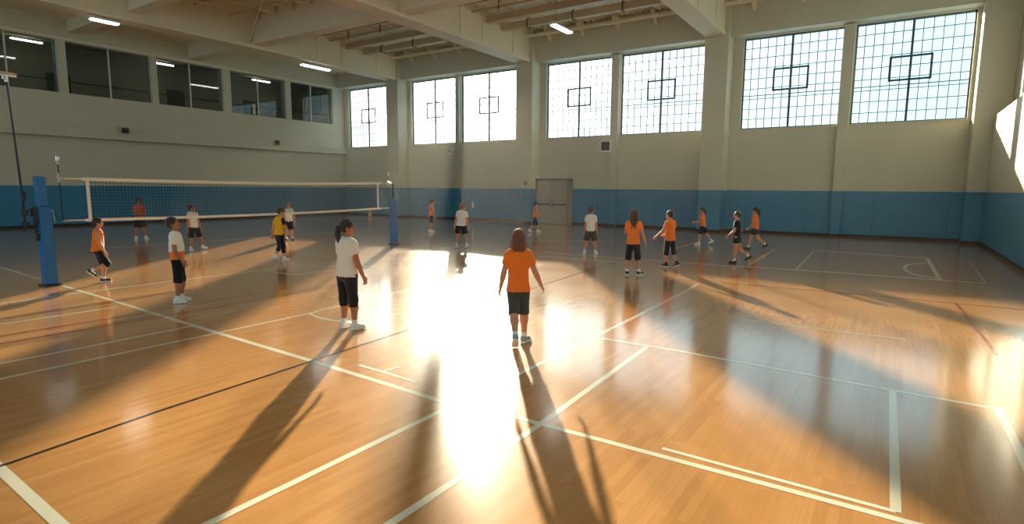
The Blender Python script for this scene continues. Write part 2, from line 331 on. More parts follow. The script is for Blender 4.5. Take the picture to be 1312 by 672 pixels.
# girders along the hall, cross beams between them
for x0, x1 in ((-29.5, -28.55), (-18.95, -18.0), (-8.1, -7.2)):
    g = MB().box(x0 + .12, x1 - .06, YF, 29.30, 9.42, ZT).box(x0, x1, YF, 29.30, 9.26, 9.42).box(x0, x1, YF, 29.30, 10.72, 10.8)
    for y in (2, 8, 13.6, 15.0, 22.6, 24.4, 27.2): g.box(x1 - .06, x1 - .02, y, y + .05, 9.42, 10.72)
    trim(g.build('trim', M['beam'], bevel=.01))
for y0, y1, z0 in ((18.45, 19.15, 9.42), (12.55, 13.1, 9.62)):
    for x0, x1 in ((XL + .12, -29.4), (-28.6, -18.85), (-18.05, -8.0), (-7.25, XU)):
        trim(MB().box(x0, x1, y0 + .10, y1 - .10, z0 + .12, ZT).box(x0, x1, y0, y1, z0, z0 + .12).build('trim', M['beam']))
for i, (x0, x1) in enumerate(((-28.6, -18.95), (-18.05, -8.1), (-7.25, XU))):
    for y, r, m in ((22.4, .05, 'pipe'), (23.6, .06, 'pipe'), (20.0, .10, 'pipe'), (15.6, .06, 'pipe')):
        trim(MB().tube([(x0, y, 10.68), (x1, y, 10.68)], r, 8).build('trim', M[m]))
    trim(MB().box(x0, x1, 24.75, 24.95, 10.45, 10.75).box(x0, x1, 24.68, 25.02, 10.42, 10.47).build('trim', M['pipe']))
    trim(MB().box(x0, x1, 26.1, 26.38, 10.34, 10.68).build('trim', M['pipe']))
    hang = MB()
    k = x0 + 1.6
    while k < x1:
        hang.box(k, k + .05, 26.05, 26.43, 10.3, 10.72); hang.box(k + .01, k + .04, 26.2, 26.24, 10.72, ZT)
        hang.box(k, k + .04, 23.5, 23.56, 10.55, ZT); k += 2.6
    trim(hang.build('trim', M['rust']))
    trim(MB().box(x0, x1, 28.45, 28.6, 10.48, 10.62).build('trim', M['beam']))
    k = x0 + 1.1
    while k < x1 - .5:
        # tapered bracket stubs against the lintel band
        vs = [(k, 28.6, 10.95), (k + .14, 28.6, 10.95), (k + .14, 29.30, 10.95), (k, 29.30, 10.95), (k, 28.6, 10.78), (k + .14, 28.6, 10.78), (k + .14, 29.30, 10.3), (k, 29.30, 10.3)]
        trim(MB().add(vs, [(0, 1, 2, 3), (4, 7, 6, 5), (0, 4, 5, 1), (1, 5, 6, 2), (2, 6, 7, 3), (3, 7, 4, 0)]).build('trim', M['beam']))
        k += 2.05
    k = x0 + .7
    while k < x1 - .3:
        trim(MB().box(k, k + .12, 13.1, 18.45, 10.66, ZT - .01).box(k - .06, k + .18, 13.1, 18.45, 10.62, 10.67).build('trim', M['beam']))
        k += 1.35
for x0, x1 in ((-28.5, -19.0), (-18.0, -8.1), (-7.2, XU)):
    for y, z, r in ((21.2, 10.8, .03), (22.9, 10.82, .025), (27.4, 10.78, .035), (25.6, 10.84, .03), (17.2, 10.55, .035)):
        trim(MB().tube([(x0, y, z), (x1, y, z)], r, 6).build('trim', M['rust' if r < .031 else 'pipe']))
for i, x in enumerate((-27.2, -24.6, -22.1, -16.4, -14.0, -11.0, -5.6, -2.4)):
    trim(MB().tube([(x, 19.3, 10.72), (x + .2, 24.7, 10.72)], .028, 6).build('trim', M['pipe']))
trim(MB().tube([(-24.9, 16.8, 10.7), (-28.7, 18.4, 9.5)], .035, 6).build('trim', M['beam']))
trim(MB().tube([(-23.5, 18.3, 10.7), (-28.0, 15.2, 10.75)], .035, 6).build('trim', M['beam']))

# ------------------------------------------------------------------ windows
def back_window(i, x0, x1):
    y = YB + .20; w = x1 - x0; xc = (x0 + x1) / 2
    fr = MB().box(x0, x0 + .07, y - .04, y + .04, ZS, ZH).box(x1 - .07, x1, y - .04, y + .04, ZS, ZH).box(x0, x1, y - .04, y + .04, ZS, ZS + .06).box(x0, x1, y - .04, y + .04, ZH - .08, ZH)
    o = struct(fr.build('window_%d' % i, M['steel_frame']))
    g = MB(); nc, nr = 12, 9
    for k in range(1, nc):
        if k != nc // 2: g.box(x0 + w * k / nc - .016, x0 + w * k / nc + .016, y - .018, y + .018, ZS + .05, ZH - .07)
    for k in range(1, nr): g.box(x0 + .06, x1 - .06, y - .016, y + .016, ZS + (ZH - ZS) * k / nr - .015, ZS + (ZH - ZS) * k / nr + .015)
    zz = ZS + (ZH - ZS) * .37
    g.box(x0 + .06, x1 - .06, y - .025, y + .025, zz - .018, zz + .018)
    g.build('muntin_grid', M['steel_frame'], o)
    c = MB().box(xc - .045, xc + .045, y - .06, y + .03, ZS + .05, ZH - .07)
    c.build('mullion', M['dark_steel'], o)
    h = MB(); a, b0, b1 = .76, ZS + 1.72, ZS + 2.76
    h.box(xc - a, xc + a, y - .09, y - .05, b0, b0 + .085).box(xc - a, xc + a, y - .09, y - .05, b1 - .085, b1).box(xc - a, xc - a + .085, y - .09, y - .05, b0, b1).box(xc + a - .085, xc + a, y - .09, y - .05, b0, b1)
    h.build('vent_frame', M['dark_steel'], o)
    box('window_glass', M['glass'], x0 + .05, x1 - .05, y + .024, y + .030, ZS + .04, ZH - .06, parent=o)
    box('window_sill', M['wall'], x0, x1, YB - .03, YB + .2, ZS - .05, ZS, parent=o)
for i, (a, b) in enumerate(wins): back_window(i + 1, a, b)
nwin = len(wins)
for (a, b) in gal:
    nwin += 1; x = XL - .12; yc = (a + b) / 2
    o = struct(MB().box(x - .03, x + .03, a, a + .05, GZ0, GZ1).box(x - .03, x + .03, b - .05, b, GZ0, GZ1).box(x - .03, x + .03, a, b, GZ0, GZ0 + .04).box(x - .03, x + .03, a, b, GZ1 - .05, GZ1).build('window_%d' % nwin, M['steel_frame']))
    box('mullion', M['fixture'], x - .03, x + .04, yc - .03, yc + .03, GZ0, GZ1, parent=o)
    box('window_glass', M['dark_glass'], x - .006, x, a + .03, b - .03, GZ0 + .02, GZ1 - .03, parent=o)
for (a, b) in rwins:
    nwin += 1; x = XU + .2; yc = (a + b) / 2
    o = struct(MB().box(x - .04, x + .04, a, a + .07, 5.5, 9.2).box(x - .04, x + .04, b - .07, b, 5.5, 9.2).box(x - .04, x + .04, a, b, 5.5, 5.57).box(x - .04, x + .04, a, b, 9.13, 9.2).build('window_%d' % nwin, M['dark_steel']))
    m_ = MB()
    for k in (1, 2, 3): m_.box(x - .03, x + .03, a + (b - a) * k / 4 - .03, a + (b - a) * k / 4 + .03, 5.55, 9.15)
    m_.build('mullion', M['dark_steel'], o)
    box('window_glass', M['glass'], x - .004, x + .004, a + .04, b - .04, 5.54, 9.16, parent=o)
# the viewing gallery behind the left windows
GX = XL - 4.2
struct(box('wall_gallery', M['gallery'], GX - .2, GX, YF, YB, 5.6, 10.4))
trim(box('trim', M['gallery'], GX, XL - .4, YF, YB, 5.5, 5.65)); trim(box('trim', M['gallery'], GX, XL - .4, YF, YB, 9.9, 10.05))
trim(box('trim', M['gallery'], GX, XL - .4, YB, YB + .2, 5.6, 10)); trim(box('trim', M['gallery'], GX, XL - .4, YF - .2, YF, 5.6, 10))
for y0 in (9.6, 13.0, 19.3, 24.5): trim(box('trim', M['gallery_dark'], GX, GX + .06, y0, y0 + 1.1, 5.65, 8.2))
trim(box('trim', M['gallery_lamp'], GX + 2.0, GX + 2.12, 11.0, 12.3, 9.3, 9.36)); trim(box('trim', M['gallery_lamp'], GX + 2.0, GX + 2.12, 24.0, 25.3, 9.3, 9.36)); trim(box('trim', M['gallery_lamp'], GX + 2.0, GX + 2.12, 17.6, 18.8, 9.3, 9.36))
trim(MB().tube([(XL - .75, YF, 7.35), (XL - .75, YB, 7.35)], .035, 8).build('trim', M['gallery_dark']))
trim(MB().box(GX + 1.4, GX + 1.6, YF, YB, 9.55, 9.75).box(GX + 2.6, GX + 2.75, YF, YB, 9.6, 9.75).build('trim', M['gallery']))

# ------------------------------------------------------------------ door (double leaf, in a shallow casing)
dx0, dx1, dy = -17.84, -15.62, 29.42
d = struct(MB().box(dx0, dx0 + .12, dy, YB, 0, 2.66).box(dx1 - .12, dx1, dy, YB, 0, 2.66).box(dx0, dx1, dy, YB, 2.54, 2.66).build('door_1', M['door_frame'], bevel=.01))
xm = (dx0 + dx1) / 2
for s_, a, b in ((1, dx0 + .12, xm - .01), (-1, xm + .01, dx1 - .12)):
    leaf = MB().box(a, b, dy + .07, dy + .12, .02, 2.53)
    pw = b - a
    for z0, z1 in ((.12, 1.05), (1.32, 1.72), (1.84, 2.42)):
        leaf.box(a + .1, b - .1, dy + .055, dy + .07, z0, z0 + .03).box(a + .1, b - .1, dy + .055, dy + .07, z1 - .03, z1).box(a + .1, a + .13, dy + .055, dy + .07, z0, z1).box(b - .13, b - .1, dy + .055, dy + .07, z0, z1)
    lf = leaf.build('door_leaf', M['door'], d)
    MB().box(a + .08, b - .08, dy + .01, dy + .05, 1.12, 1.2).box(a + .1, a + .14, dy + .03, dy + .07, 1.1, 1.22).box(b - .14, b - .1, dy + .03, dy + .07, 1.1, 1.22).build('push_bar', M['handle'], lf)
    hx = (b - .07) if s_ == 1 else (a + .07)
    MB().tube([(hx, dy + .07, .95), (hx, dy + .01, .98), (hx, dy + .01, 1.45), (hx, dy + .07, 1.48)], .016, 8).build('door_handle', M['handle'], lf)

# ------------------------------------------------------------------ wall fittings
def alarm():
    t = tag(empty('fire_alarm', (-18.25, YP, 2.38)), 'small red fire alarm box on the pillar left of the double door', 'fire alarm')
    box('housing', M['red'], -.09, .09, -.06, 0, -.09, .11, parent=t, bevel=.01)
    MB().lathe([(.0, -.085), (.035, -.08), (.05, -.06), (.05, -.055)], 14, (0, 0, .03), 'y').build('strobe_lens', M['white_plastic'], t, smooth=True)
alarm()
t = tag(empty('ventilation_unit', (-13.45, 29.72, 4.08)), 'pale wall box with a dark square grille below the window sill', 'vent')
box('housing', M['white_plastic'], -.34, .34, -.20, .20, 0, .66, parent=t, bevel=.02)
g = MB().box(-.24, .24, -.225, -.20, .1, .56); g.build('grille', M['grille'], t)
g = MB()
for k in range(6): g.box(-.23, .23, -.24, -.226, .13 + k * .075, .15 + k * .075)
g.build('slat', M['gallery_dark'], t)
t = tag(empty('wall_fan', (-24.42, YB, 4.45)), 'silver caged wall fan under the windows above the blue band', 'fan')
MB().tube([(0.2, -.02, -.25), (0.2, -.25, -.25), (0, -.35, 0)], .03, 8).build('bracket', M['chrome'], t)
MB().lathe([(.0, -.10), (.07, -.09), (.09, 0), (.07, .10), (0, .12)], 14, (0, -.4, 0), 'y').build('motor', M['chrome'], t, smooth=True)
cage = MB()
for rr_, yy in ((.30, -.42), (.30, -.5), (.2, -.54), (.1, -.56)):
    cage.tube([(rr_ * math.cos(q), yy, rr_ * math.sin(q)) for q in [2 * math.pi * k / 24 for k in range(25)]], .008, 6, cap=False)
for k in range(12):
    q = 2 * math.pi * k / 12; cage.tube([(.06 * math.cos(q), -.57, .06 * math.sin(q)), (.3 * math.cos(q), -.5, .3 * math.sin(q)), (.3 * math.cos(q), -.4, .3 * math.sin(q))], .006, 5)
cage.build('cage', M['chrome'], t)
bl = MB()
for k in range(3):
    q = 2 * math.pi * k / 3
    pts = [(.05, -.47), (.26, -.49), (.26, -.45), (.05, -.44)]
    c, s_ = math.cos(q), math.sin(q); c2, s2 = math.cos(q + .7), math.sin(q + .7)
    bl.add([(.05 * c, -.47, .05 * s_), (.26 * c, -.49, .26 * s_), (.26 * c2, -.45, .26 * s2), (.05 * c2, -.44, .05 * s2),
            (.05 * c, -.465, .05 * s_), (.26 * c, -.485, .26 * s_), (.26 * c2, -.445, .26 * s2), (.05 * c2, -.435, .05 * s2)],
           [(0, 1, 2, 3), (7, 6, 5, 4), (0, 4, 5, 1), (1, 5, 6, 2), (2, 6, 7, 3), (3, 7, 4, 0)])
bl.build('blade', M['white_plastic'], t)
t = tag(empty('light_switch', (-22.9, YB, .98)), 'small white switch plate low on the blue band, left of the double door', 'switch')
box('plate', M['white_plastic'], -.07, .07, -.025, 0, -.2, .2, parent=t, bevel=.005)
box('rocker', M['fixture'], -.03, .03, -.035, -.025, -.08, .08, parent=t)
for yy, lab in ((14.73, 'pale square speaker on the left ledge band, nearer of the two'), (23.84, 'small pale square speaker on the left ledge band, farther of the two')):
    t = tag(empty('wall_speaker', (XL + .30, yy, 4.82)), lab, 'speaker', 'speakers along the gallery ledge')
    box('housing', M['grey_box'], 0, .22, -.22, .22, 0, .36, parent=t, bevel=.015)
    box('grille', M['grille'], .22, .235, -.17, .17, .05, .31, parent=t)
def lamp(x, y0, y1, z, lab, top):
    t = tag(empty('ceiling_light', (x, y0, z)), lab, 'ceiling light', 'linear ceiling lights'); L_ = y1 - y0
    MB().add([(-.16, 0, 0), (.16, 0, 0), (.10, 0, .12), (-.10, 0, .12), (-.16, L_, 0), (.16, L_, 0), (.10, L_, .12), (-.10, L_, .12)],
             [(0, 1, 2, 3), (7, 6, 5, 4), (0, 4, 5, 1), (1, 5, 6, 2), (2, 6, 7, 3), (3, 7, 4, 0)]).build('housing', M['fixture'], t)
    box('diffuser', M['tube'], -.14, .14, .03, L_ - .03, -.05, 0, parent=t, bevel=.02)
    for yy in (.25, L_ - .25): MB().tube([(0, yy, .12), (0, yy, top - z)], .008, 6).build('hanger', M['rust'], t)
lamp(-28.95, 11.3, 12.4, 9.10, 'short lit ceiling light under the left girder, nearest the camera', 9.26)
lamp(-29.15, 21.9, 23.9, 9.10, 'lit ceiling light under the left girder, near the far gallery windows', 9.26)
lamp(-13.5, 23.6, 25.3, 9.45, 'bright lit ceiling light hanging in the bay over the middle windows', 11.0)

# ------------------------------------------------------------------ volleyball net
PL, PR = Vector((-14.66, 4.59, 0)), Vector((-15.39, 15.32, 0))
dirn = (PR - PL).normalized(); ang = math.atan2(dirn.y, dirn.x)
def post(loc, h, lab, tall):
    t = tag(empty('net_post', loc, ang), lab, 'net post', 'posts of the volleyball net')
    MB().box(-.11, .11, -.11, .11, 0.03, 1.66).build('pad', M['post_blue'], t, bevel=.025)
    box('base_plate', M['black_metal'], -.16, .16, -.16, .16, 0, .03, parent=t, bevel=.005)
    if tall:
        MB().add([(-.10, -.09, 1.66), (.07, -.09, 1.66), (.07, .09, 1.66), (-.10, .09, 1.66), (-.10, -.09, 2.28), (.06, -.09, 2.25), (.06, .09, 2.25), (-.10, .09, 2.28)],
                 [(0, 3, 2, 1), (4, 5, 6, 7), (0, 1, 5, 4), (1, 2, 6, 5), (2, 3, 7, 6), (3, 0, 4, 7)]).build('upper_post', M['post_blue'], t, bevel=.015)
        m_ = MB().box(-.17, -.10, -.05, .05, 1.30, 1.42).box(-.20, -.10, -.06, .06, 1.45, 1.62).tube([(-.15, 0, 1.1), (-.15, 0, 1.66)], .025, 8).box(-.16, -.10, -.03, .03, .95, 1.1)
        m_.build('winch', M['black_metal'], t)
        MB().tube([(.10, -.02, 1.6), (.16, -.02, 1.55), (.17, -.02, 1.3)], .02, 8).build('hook', M['chrome'], t)
        MB().tube([(.11, 0, 1.62), (.27, 0, 1.37)], .008, 6).build('tie_cord', M['black_metal'], t)
    else:
        MB().tube([(0, 0, 1.66), (-.02, 0, 1.95), (.0, 0, 2.22)], [.05, .035, .025], 10).build('upper_post', M['black_metal'], t)
        MB().box(-.13, -.09, -.05, .05, 1.62, 1.75).build('bracket', M['post_blue'], t)
    return t
post(PL, 2.26, 'blue padded net post nearest the left edge with black winch', True)
post(PR, 2.2, 'blue padded net post at the far end of the net with a thin black top', False)
net = tag(empty('volleyball_net', PL + dirn * .33 + Vector((0, 0, 0)), ang), 'volleyball net with white tapes stretched between two blue posts', 'net')
Ln = (PR - PL).length - .56       # local +x runs along the net
def sag(x, z): return z - .05 * math.sin(math.pi * x / Ln)
xs = [Ln * k / 24 for k in range(25)]
x0, x1 = .52, Ln - .58
top = MB(); bot = MB()
for a, b in zip(xs[:-1], xs[1:]):
    a2, b2 = max(a, .0), b
    for mb_, z, h, lo, hi in ((top, 2.235, .035, x0, x1), (bot, 1.345, .03, x0, x1)):
        h1 = h if lo <= (a + b) / 2 <= hi else .012
        za, zb = sag(a, z), sag(b, z)
        mb_.add([(a, -.008, za - h1), (b, -.008, zb - h1), (b, .008, zb - h1), (a, .008, za - h1), (a, -.008, za + h1), (b, -.008, zb + h1), (b, .008, zb + h1), (a, .008, za + h1)],
                [(0, 3, 2, 1), (4, 5, 6, 7), (0, 1, 5, 4), (1, 2, 6, 5), (2, 3, 7, 6), (3, 0, 4, 7)])
top.build('top_tape', M['net_tape'], net); bot.build('bottom_tape', M['net_tape'], net)
for x in (x0, x1): MB().box(x - .03, x + .03, -.010, .010, sag(x, 1.33), sag(x, 2.26)).build('side_band', M['net_tape'], net)
cords = MB(); n = int((x1 - x0) / .075)
for k in range(n + 1):
    x = x0 + (x1 - x0) * k / n; cords.box(x - .003, x + .003, -.003, .003, sag(x, 1.36), sag(x, 2.22))
for k in range(1, 12):
    z = 1.345 + (2.235 - 1.345) * k / 12
    cords.tube([(x, 0, sag(x, z)) for x in xs if x0 - .3 < x < x1 + .3], .0042, 4)
tag(cords.build('netting', M['net_cord'], net), kind='stuff')
for xx, zt, lab in ((0.0, 2.72, 'a'), (Ln, 2.62, 'b')):
    MB().tube([(xx, 0, 1.30), (xx, 0, zt - .12)], .012, 8).build('tension_rod', M['black_metal'], net)
    MB().lathe([(0, 0), (.022, .01), (.034, .06), (.034, .17), (.02, .2), (0, .2)], 12, (xx, 0, zt - .2)).build('rod_cap', M['chrome'], net, smooth=True)
    MB().tube([(xx - .05, 0, 2.28), (xx + .1, 0, 2.235)], .024, 8).tube([(xx, 0, 2.15), (xx, 0, 2.34)], .02, 8).build('clamp', M['chrome'], net)
    MB().tube([(xx - .02, 0, 1.33), (xx + .1, 0, 1.345)], .022, 8).build('clamp', M['chrome'], net)

# tall slanting pole with a flat silver head, clamped to the near post
t = tag(empty('boom_pole', (PL.x - .04, PL.y - .31, 1.25)), 'thin black leaning pole with a flat silver head, clamped beside the left blue post', 'pole')
hd = Vector((-.05, -.05, 2.95))
MB().tube([(0, 0, -.1), (0, 0, .7), hd], [.026, .022, .014], 10).build('pole', M['black_metal'], t)
MB().box(-.05, .05, -.04, .07, .22, .34).build('clamp', M['black_metal'], t); MB().box(-.04, .04, -.04, .07, .02, .1).build('clamp', M['black_metal'], t); MB().tube([(0, 0, .5), (.03, .03, .62), (-.02, .03, .7)], .03, 8).build('strap', M['black_metal'], t)
hm = MB()
for k in range(5): hm.tube([hd + Vector((-.05, -.42 + .12 * k, .04 + .012 * (k % 2))), hd + Vector((.06, -.36 + .13 * k, .07))], .022, 8)
hm.tube([hd + Vector((0, -.48, .04)), hd + Vector((0, .16, .03))], .03, 10).tube([hd + Vector((.05, -.46, .08)), hd + Vector((.04, .12, .07))], .022, 8)
hm.build('head', M['chrome'], t)
MB().tube([hd + Vector((0, 0, -.10)), hd + Vector((0, 0, .05))], .03, 8).tube([hd + Vector((0, -.05, -.05)), hd + Vector((0, -.05, .03))], .018, 8).build('socket', M['chrome'], t)

# ------------------------------------------------------------------ people: shapes as distance fields, turned into one continuous skin
def nv(a): a = np.asarray(a, float); return a / np.linalg.norm(a)
def rotx(d): c, s = math.cos(R(d)), math.sin(R(d)); return np.array([[1, 0, 0], [0, c, -s], [0, s, c]])
def roty(d): c, s = math.cos(R(d)), math.sin(R(d)); return np.array([[c, 0, s], [0, 1, 0], [-s, 0, c]])
def rotz(d): c, s = math.cos(R(d)), math.sin(R(d)); return np.array([[c, -s, 0], [s, c, 0], [0, 0, 1]])
class SDF:
    def __init__(s): s.ops = []
    def cone(s, a, b, ra, rb, k=.02, cut=None):      # tapered limb; cut = list of (point, outward normal) flat ends
        s.ops.append(('cone', np.array(a, float), np.array(b, float), ra, rb, k, cut)); return s
    def ell(s, c, r, F=None, k=.02): s.ops.append(('ell', np.array(c, float), np.array(r, float), np.eye(3) if F is None else F, k)); return s
    def rbox(s, c, h, F, rnd=.01, k=.01): s.ops.append(('rbox', np.array(c, float), np.array(h, float), F, rnd, k)); return s
    def sub(s, c, r, F=None, k=.006): s.ops.append(('sub', np.array(c, float), np.array(r, float), np.eye(3) if F is None else F, k)); return s
    def plane(s, p, n): s.ops.append(('plane', np.array(p, float), nv(n))); return s
    def wave(s, fn): s.ops.append(('wave', fn)); return s
    def bounds(s):
        lo = np.full(3, 9e9); hi = -lo
        for o in s.ops:
            if o[0] == 'cone': m = max(o[3], o[4]); lo = np.minimum(lo, np.minimum(o[1], o[2]) - m); hi = np.maximum(hi, np.maximum(o[1], o[2]) + m)
            elif o[0] == 'ell': m = o[2].max(); lo = np.minimum(lo, o[1] - m); hi = np.maximum(hi, o[1] + m)
            elif o[0] == 'rbox': m = np.linalg.norm(o[2]) + o[4]; lo = np.minimum(lo, o[1] - m); hi = np.maximum(hi, o[1] + m)
        return lo - .02, hi + .02
    def mesh(s, h):
        lo, hi = s.bounds(); n = np.ceil((hi - lo) / h).astype(int) + 1
        D = np.full(tuple(n), .2, np.float32)
        ax = [lo[i] + h * np.arange(n[i]) for i in range(3)]
        def region(c0, c1, m):
            i0 = np.maximum(0, np.floor((c0 - m - lo) / h).astype(int)); i1 = np.minimum(n, np.ceil((c1 + m - lo) / h).astype(int) + 1)
            sl = tuple(slice(a, b) for a, b in zip(i0, i1))
            X, Y, Z = np.meshgrid(*[ax[i][sl[i]] for i in range(3)], indexing='ij')
            return sl, np.stack([X, Y, Z], -1)
        def ellf(P, c, r, F):
            q = (P - c) @ F; k0 = np.sqrt(((q / r) ** 2).sum(-1)) + 1e-9; k1 = np.sqrt(((q / r ** 2) ** 2).sum(-1)) + 1e-9
            return k0 * (k0 - 1) / k1
        def smin(a, b, k): hh = np.maximum(k - np.abs(a - b), 0) / k; return np.minimum(a, b) - hh * hh * k * .25
        for o in s.ops:
            if o[0] == 'cone':
                _, a, b, ra, rb, k, cut = o; m = max(ra, rb) + k + .03
                sl, P = region(np.minimum(a, b), np.maximum(a, b), m); ab = b - a; L2 = max(ab @ ab, 1e-9)
                t = np.clip(((P - a) @ ab) / L2, 0, 1); q = P - a - t[..., None] * ab
                d = np.sqrt((q * q).sum(-1)) - (ra + (rb - ra) * t)
                if cut:
                    for cp, cn in cut: d = np.maximum(d, (P - cp) @ nv(cn))
                D[sl] = smin(D[sl], d, k)
            elif o[0] == 'ell':
                _, c, r, F, k = o; m = r.max() + k + .03; sl, P = region(c, c, m); D[sl] = smin(D[sl], ellf(P, c, r, F), k)
            elif o[0] == 'rbox':
                _, c, hh, F, rnd, k = o; m = np.linalg.norm(hh) + k + .03; sl, P = region(c, c, m)
                q = np.abs((P - c) @ F) - hh + rnd
                d = np.sqrt((np.maximum(q, 0) ** 2).sum(-1)) + np.minimum(q.max(-1), 0) - rnd; D[sl] = smin(D[sl], d, k)
            elif o[0] == 'sub':
                _, c, r, F, k = o; m = r.max() + .05; sl, P = region(c, c, m); D[sl] = -smin(-D[sl], ellf(P, c, r, F), k)
            elif o[0] == 'plane':
                sl, P = region(lo, hi, 0); D = np.maximum(D, ((P - o[1]) @ o[2]).astype(np.float32))
            elif o[0] == 'wave':
                sl, P = region(lo, hi, 0); D = D + o[1](P).astype(np.float32)
        D[0] = D[-1] = .05; D[:, 0] = D[:, -1] = .05; D[:, :, 0] = D[:, :, -1] = .05
        ins = D < 0
        c8 = sum(ins[i:ins.shape[0] - 1 + i, j:ins.shape[1] - 1 + j, k:ins.shape[2] - 1 + k].astype(np.int8) for i in (0, 1) for j in (0, 1) for k in (0, 1))
        act = np.argwhere((c8 > 0) & (c8 < 8)); vid = np.full(c8.shape, -1, np.int32); vid[tuple(act.T)] = np.arange(len(act))
        acc = np.zeros((len(act), 3)); cnt = np.zeros(len(act))
        for axis in range(3):
            e = np.zeros(3, int); e[axis] = 1; o1, o2 = [a for a in range(3) if a != axis]
            for p_ in (0, 1):
                for q_ in (0, 1):
                    off = np.zeros(3, int); off[o1] = p_; off[o2] = q_
                    A = act + off; B = A + e; da = D[tuple(A.T)]; db = D[tuple(B.T)]; cr = (da < 0) != (db < 0)
                    t = np.where(cr, da / np.where(cr, da - db, 1), 0)
                    pos = off[None, :] + t[:, None] * e[None, :]
                    acc += pos * cr[:, None]; cnt += cr
        V = lo + h * (act + acc / cnt[:, None])
        F = []
        for axis in range(3):
            e = np.zeros(3, int); e[axis] = 1; o1, o2 = (axis + 1) % 3, (axis + 2) % 3
            sl0 = [slice(0, None)] * 3; sl1 = [slice(0, None)] * 3; sl0[axis] = slice(0, -1); sl1[axis] = slice(1, None)
            a = ins[tuple(sl0)]; b = ins[tuple(sl1)]
            for sign in (1, 0):
                E_ = np.argwhere((a & ~b) if sign else (~a & b))
                E_ = E_[(E_[:, o1] > 0) & (E_[:, o2] > 0)]
                if not len(E_): continue
                u1 = np.zeros(3, int); u1[o1] = 1; u2 = np.zeros(3, int); u2[o2] = 1
                q = [vid[tuple((E_ - u1 - u2).T)], vid[tuple((E_ - u2).T)], vid[tuple(E_.T)], vid[tuple((E_ - u1).T)]]
                Q = np.stack(q, 1); F.append(Q if sign else Q[:, ::-1])
        F = np.concatenate(F); F = F[(F >= 0).all(1)]
        return V, F
def mesh_obj(name, V, F, m, parent):
    me = bpy.data.meshes.new(name); me.vertices.add(len(V)); me.vertices.foreach_set('co', V.astype(np.float32).ravel())
    me.loops.add(F.size); me.loops.foreach_set('vertex_index', F.astype(np.int32).ravel())
    me.polygons.add(len(F)); me.polygons.foreach_set('loop_start', np.arange(0, F.size, 4, dtype=np.int32)); me.polygons.foreach_set('loop_total', np.full(len(F), 4, np.int32))
    me.update(calc_edges=True); me.polygons.foreach_set('use_smooth', np.ones(len(F), bool)); me.materials.append(m)
    o = bpy.data.objects.new(name, me); COL.objects.link(o); o.parent = parent
    return o

def cloth(name, c, **k): return mat(name, c, .85, noise=.06, nscale=9, bump=.35, bscale=14, spec=.2, sheen=.35, **k)
P_ = {'orange': cloth('orange jersey', srgb(252, 126, 38)), 'white': cloth('white jersey', srgb(238, 232, 222)), 'yellow': cloth('yellow jersey', srgb(240, 182, 30)),
      'black': cloth('black sports cloth', srgb(26, 25, 32)), 'char': cloth('charcoal shorts cloth', srgb(72, 72, 68)), 'navy': cloth('navy shorts cloth', srgb(40, 46, 62)),
      'rust': mat('patterned rust jersey', srgb(206, 92, 60), .85, noise=.45, nscale=26, bump=.2), 'cream': cloth('cream polo', srgb(236, 224, 206)),
      'pink': cloth('pink top', srgb(214, 90, 110)), 'brown': cloth('brown shorts cloth', srgb(62, 40, 40)), 'grey': cloth('grey cloth', srgb(96, 98, 104)),
      'skin': mat('skin', srgb(206, 146, 112), .5, noise=.05, nscale=12, sss=.12, spec=.35), 'skin2': mat('tanned skin', srgb(180, 118, 84), .5, noise=.05, nscale=12, sss=.12, spec=.35),
      'hair_black': mat('black hair', srgb(32, 23, 20), .55, noise=.3, nscale=30, stretch=(6, 6, .6), bump=.4, bscale=40, sheen=.5),
      'hair_brown': mat('brown hair', srgb(70, 42, 28), .55, noise=.3, nscale=30, stretch=(6, 6, .6), bump=.4, bscale=40, sheen=.5),
      'hair_auburn': mat('auburn hair', srgb(112, 60, 34), .55, noise=.3, nscale=30, stretch=(6, 6, .6), bump=.4, bscale=40, sheen=.6),
      'shoe_white': mat('white shoe leather', srgb(232, 230, 226), .45, noise=.06, nscale=30), 'shoe_black': mat('black shoe cloth', srgb(32, 32, 36), .6, noise=.1, nscale=30),
      'shoe_grey': mat('grey shoe mesh', srgb(150, 150, 146), .6, noise=.12, nscale=40), 'shoe_blue': mat('blue shoe mesh', srgb(70, 120, 160), .6, noise=.1, nscale=40),
      'sole_white': mat('white rubber sole', srgb(238, 236, 230), .5), 'sole_dark': mat('dark rubber sole', srgb(40, 40, 42), .6), 'sock': cloth('white sock', srgb(240, 238, 232)),
      'sock_dark': cloth('black sock', srgb(30, 30, 34)), 'eye': mat('dark eye', srgb(28, 18, 14), .2), 'lip': mat('lip', srgb(176, 92, 80), .45), 'brow': mat('eyebrow', srgb(40, 26, 20), .8)}

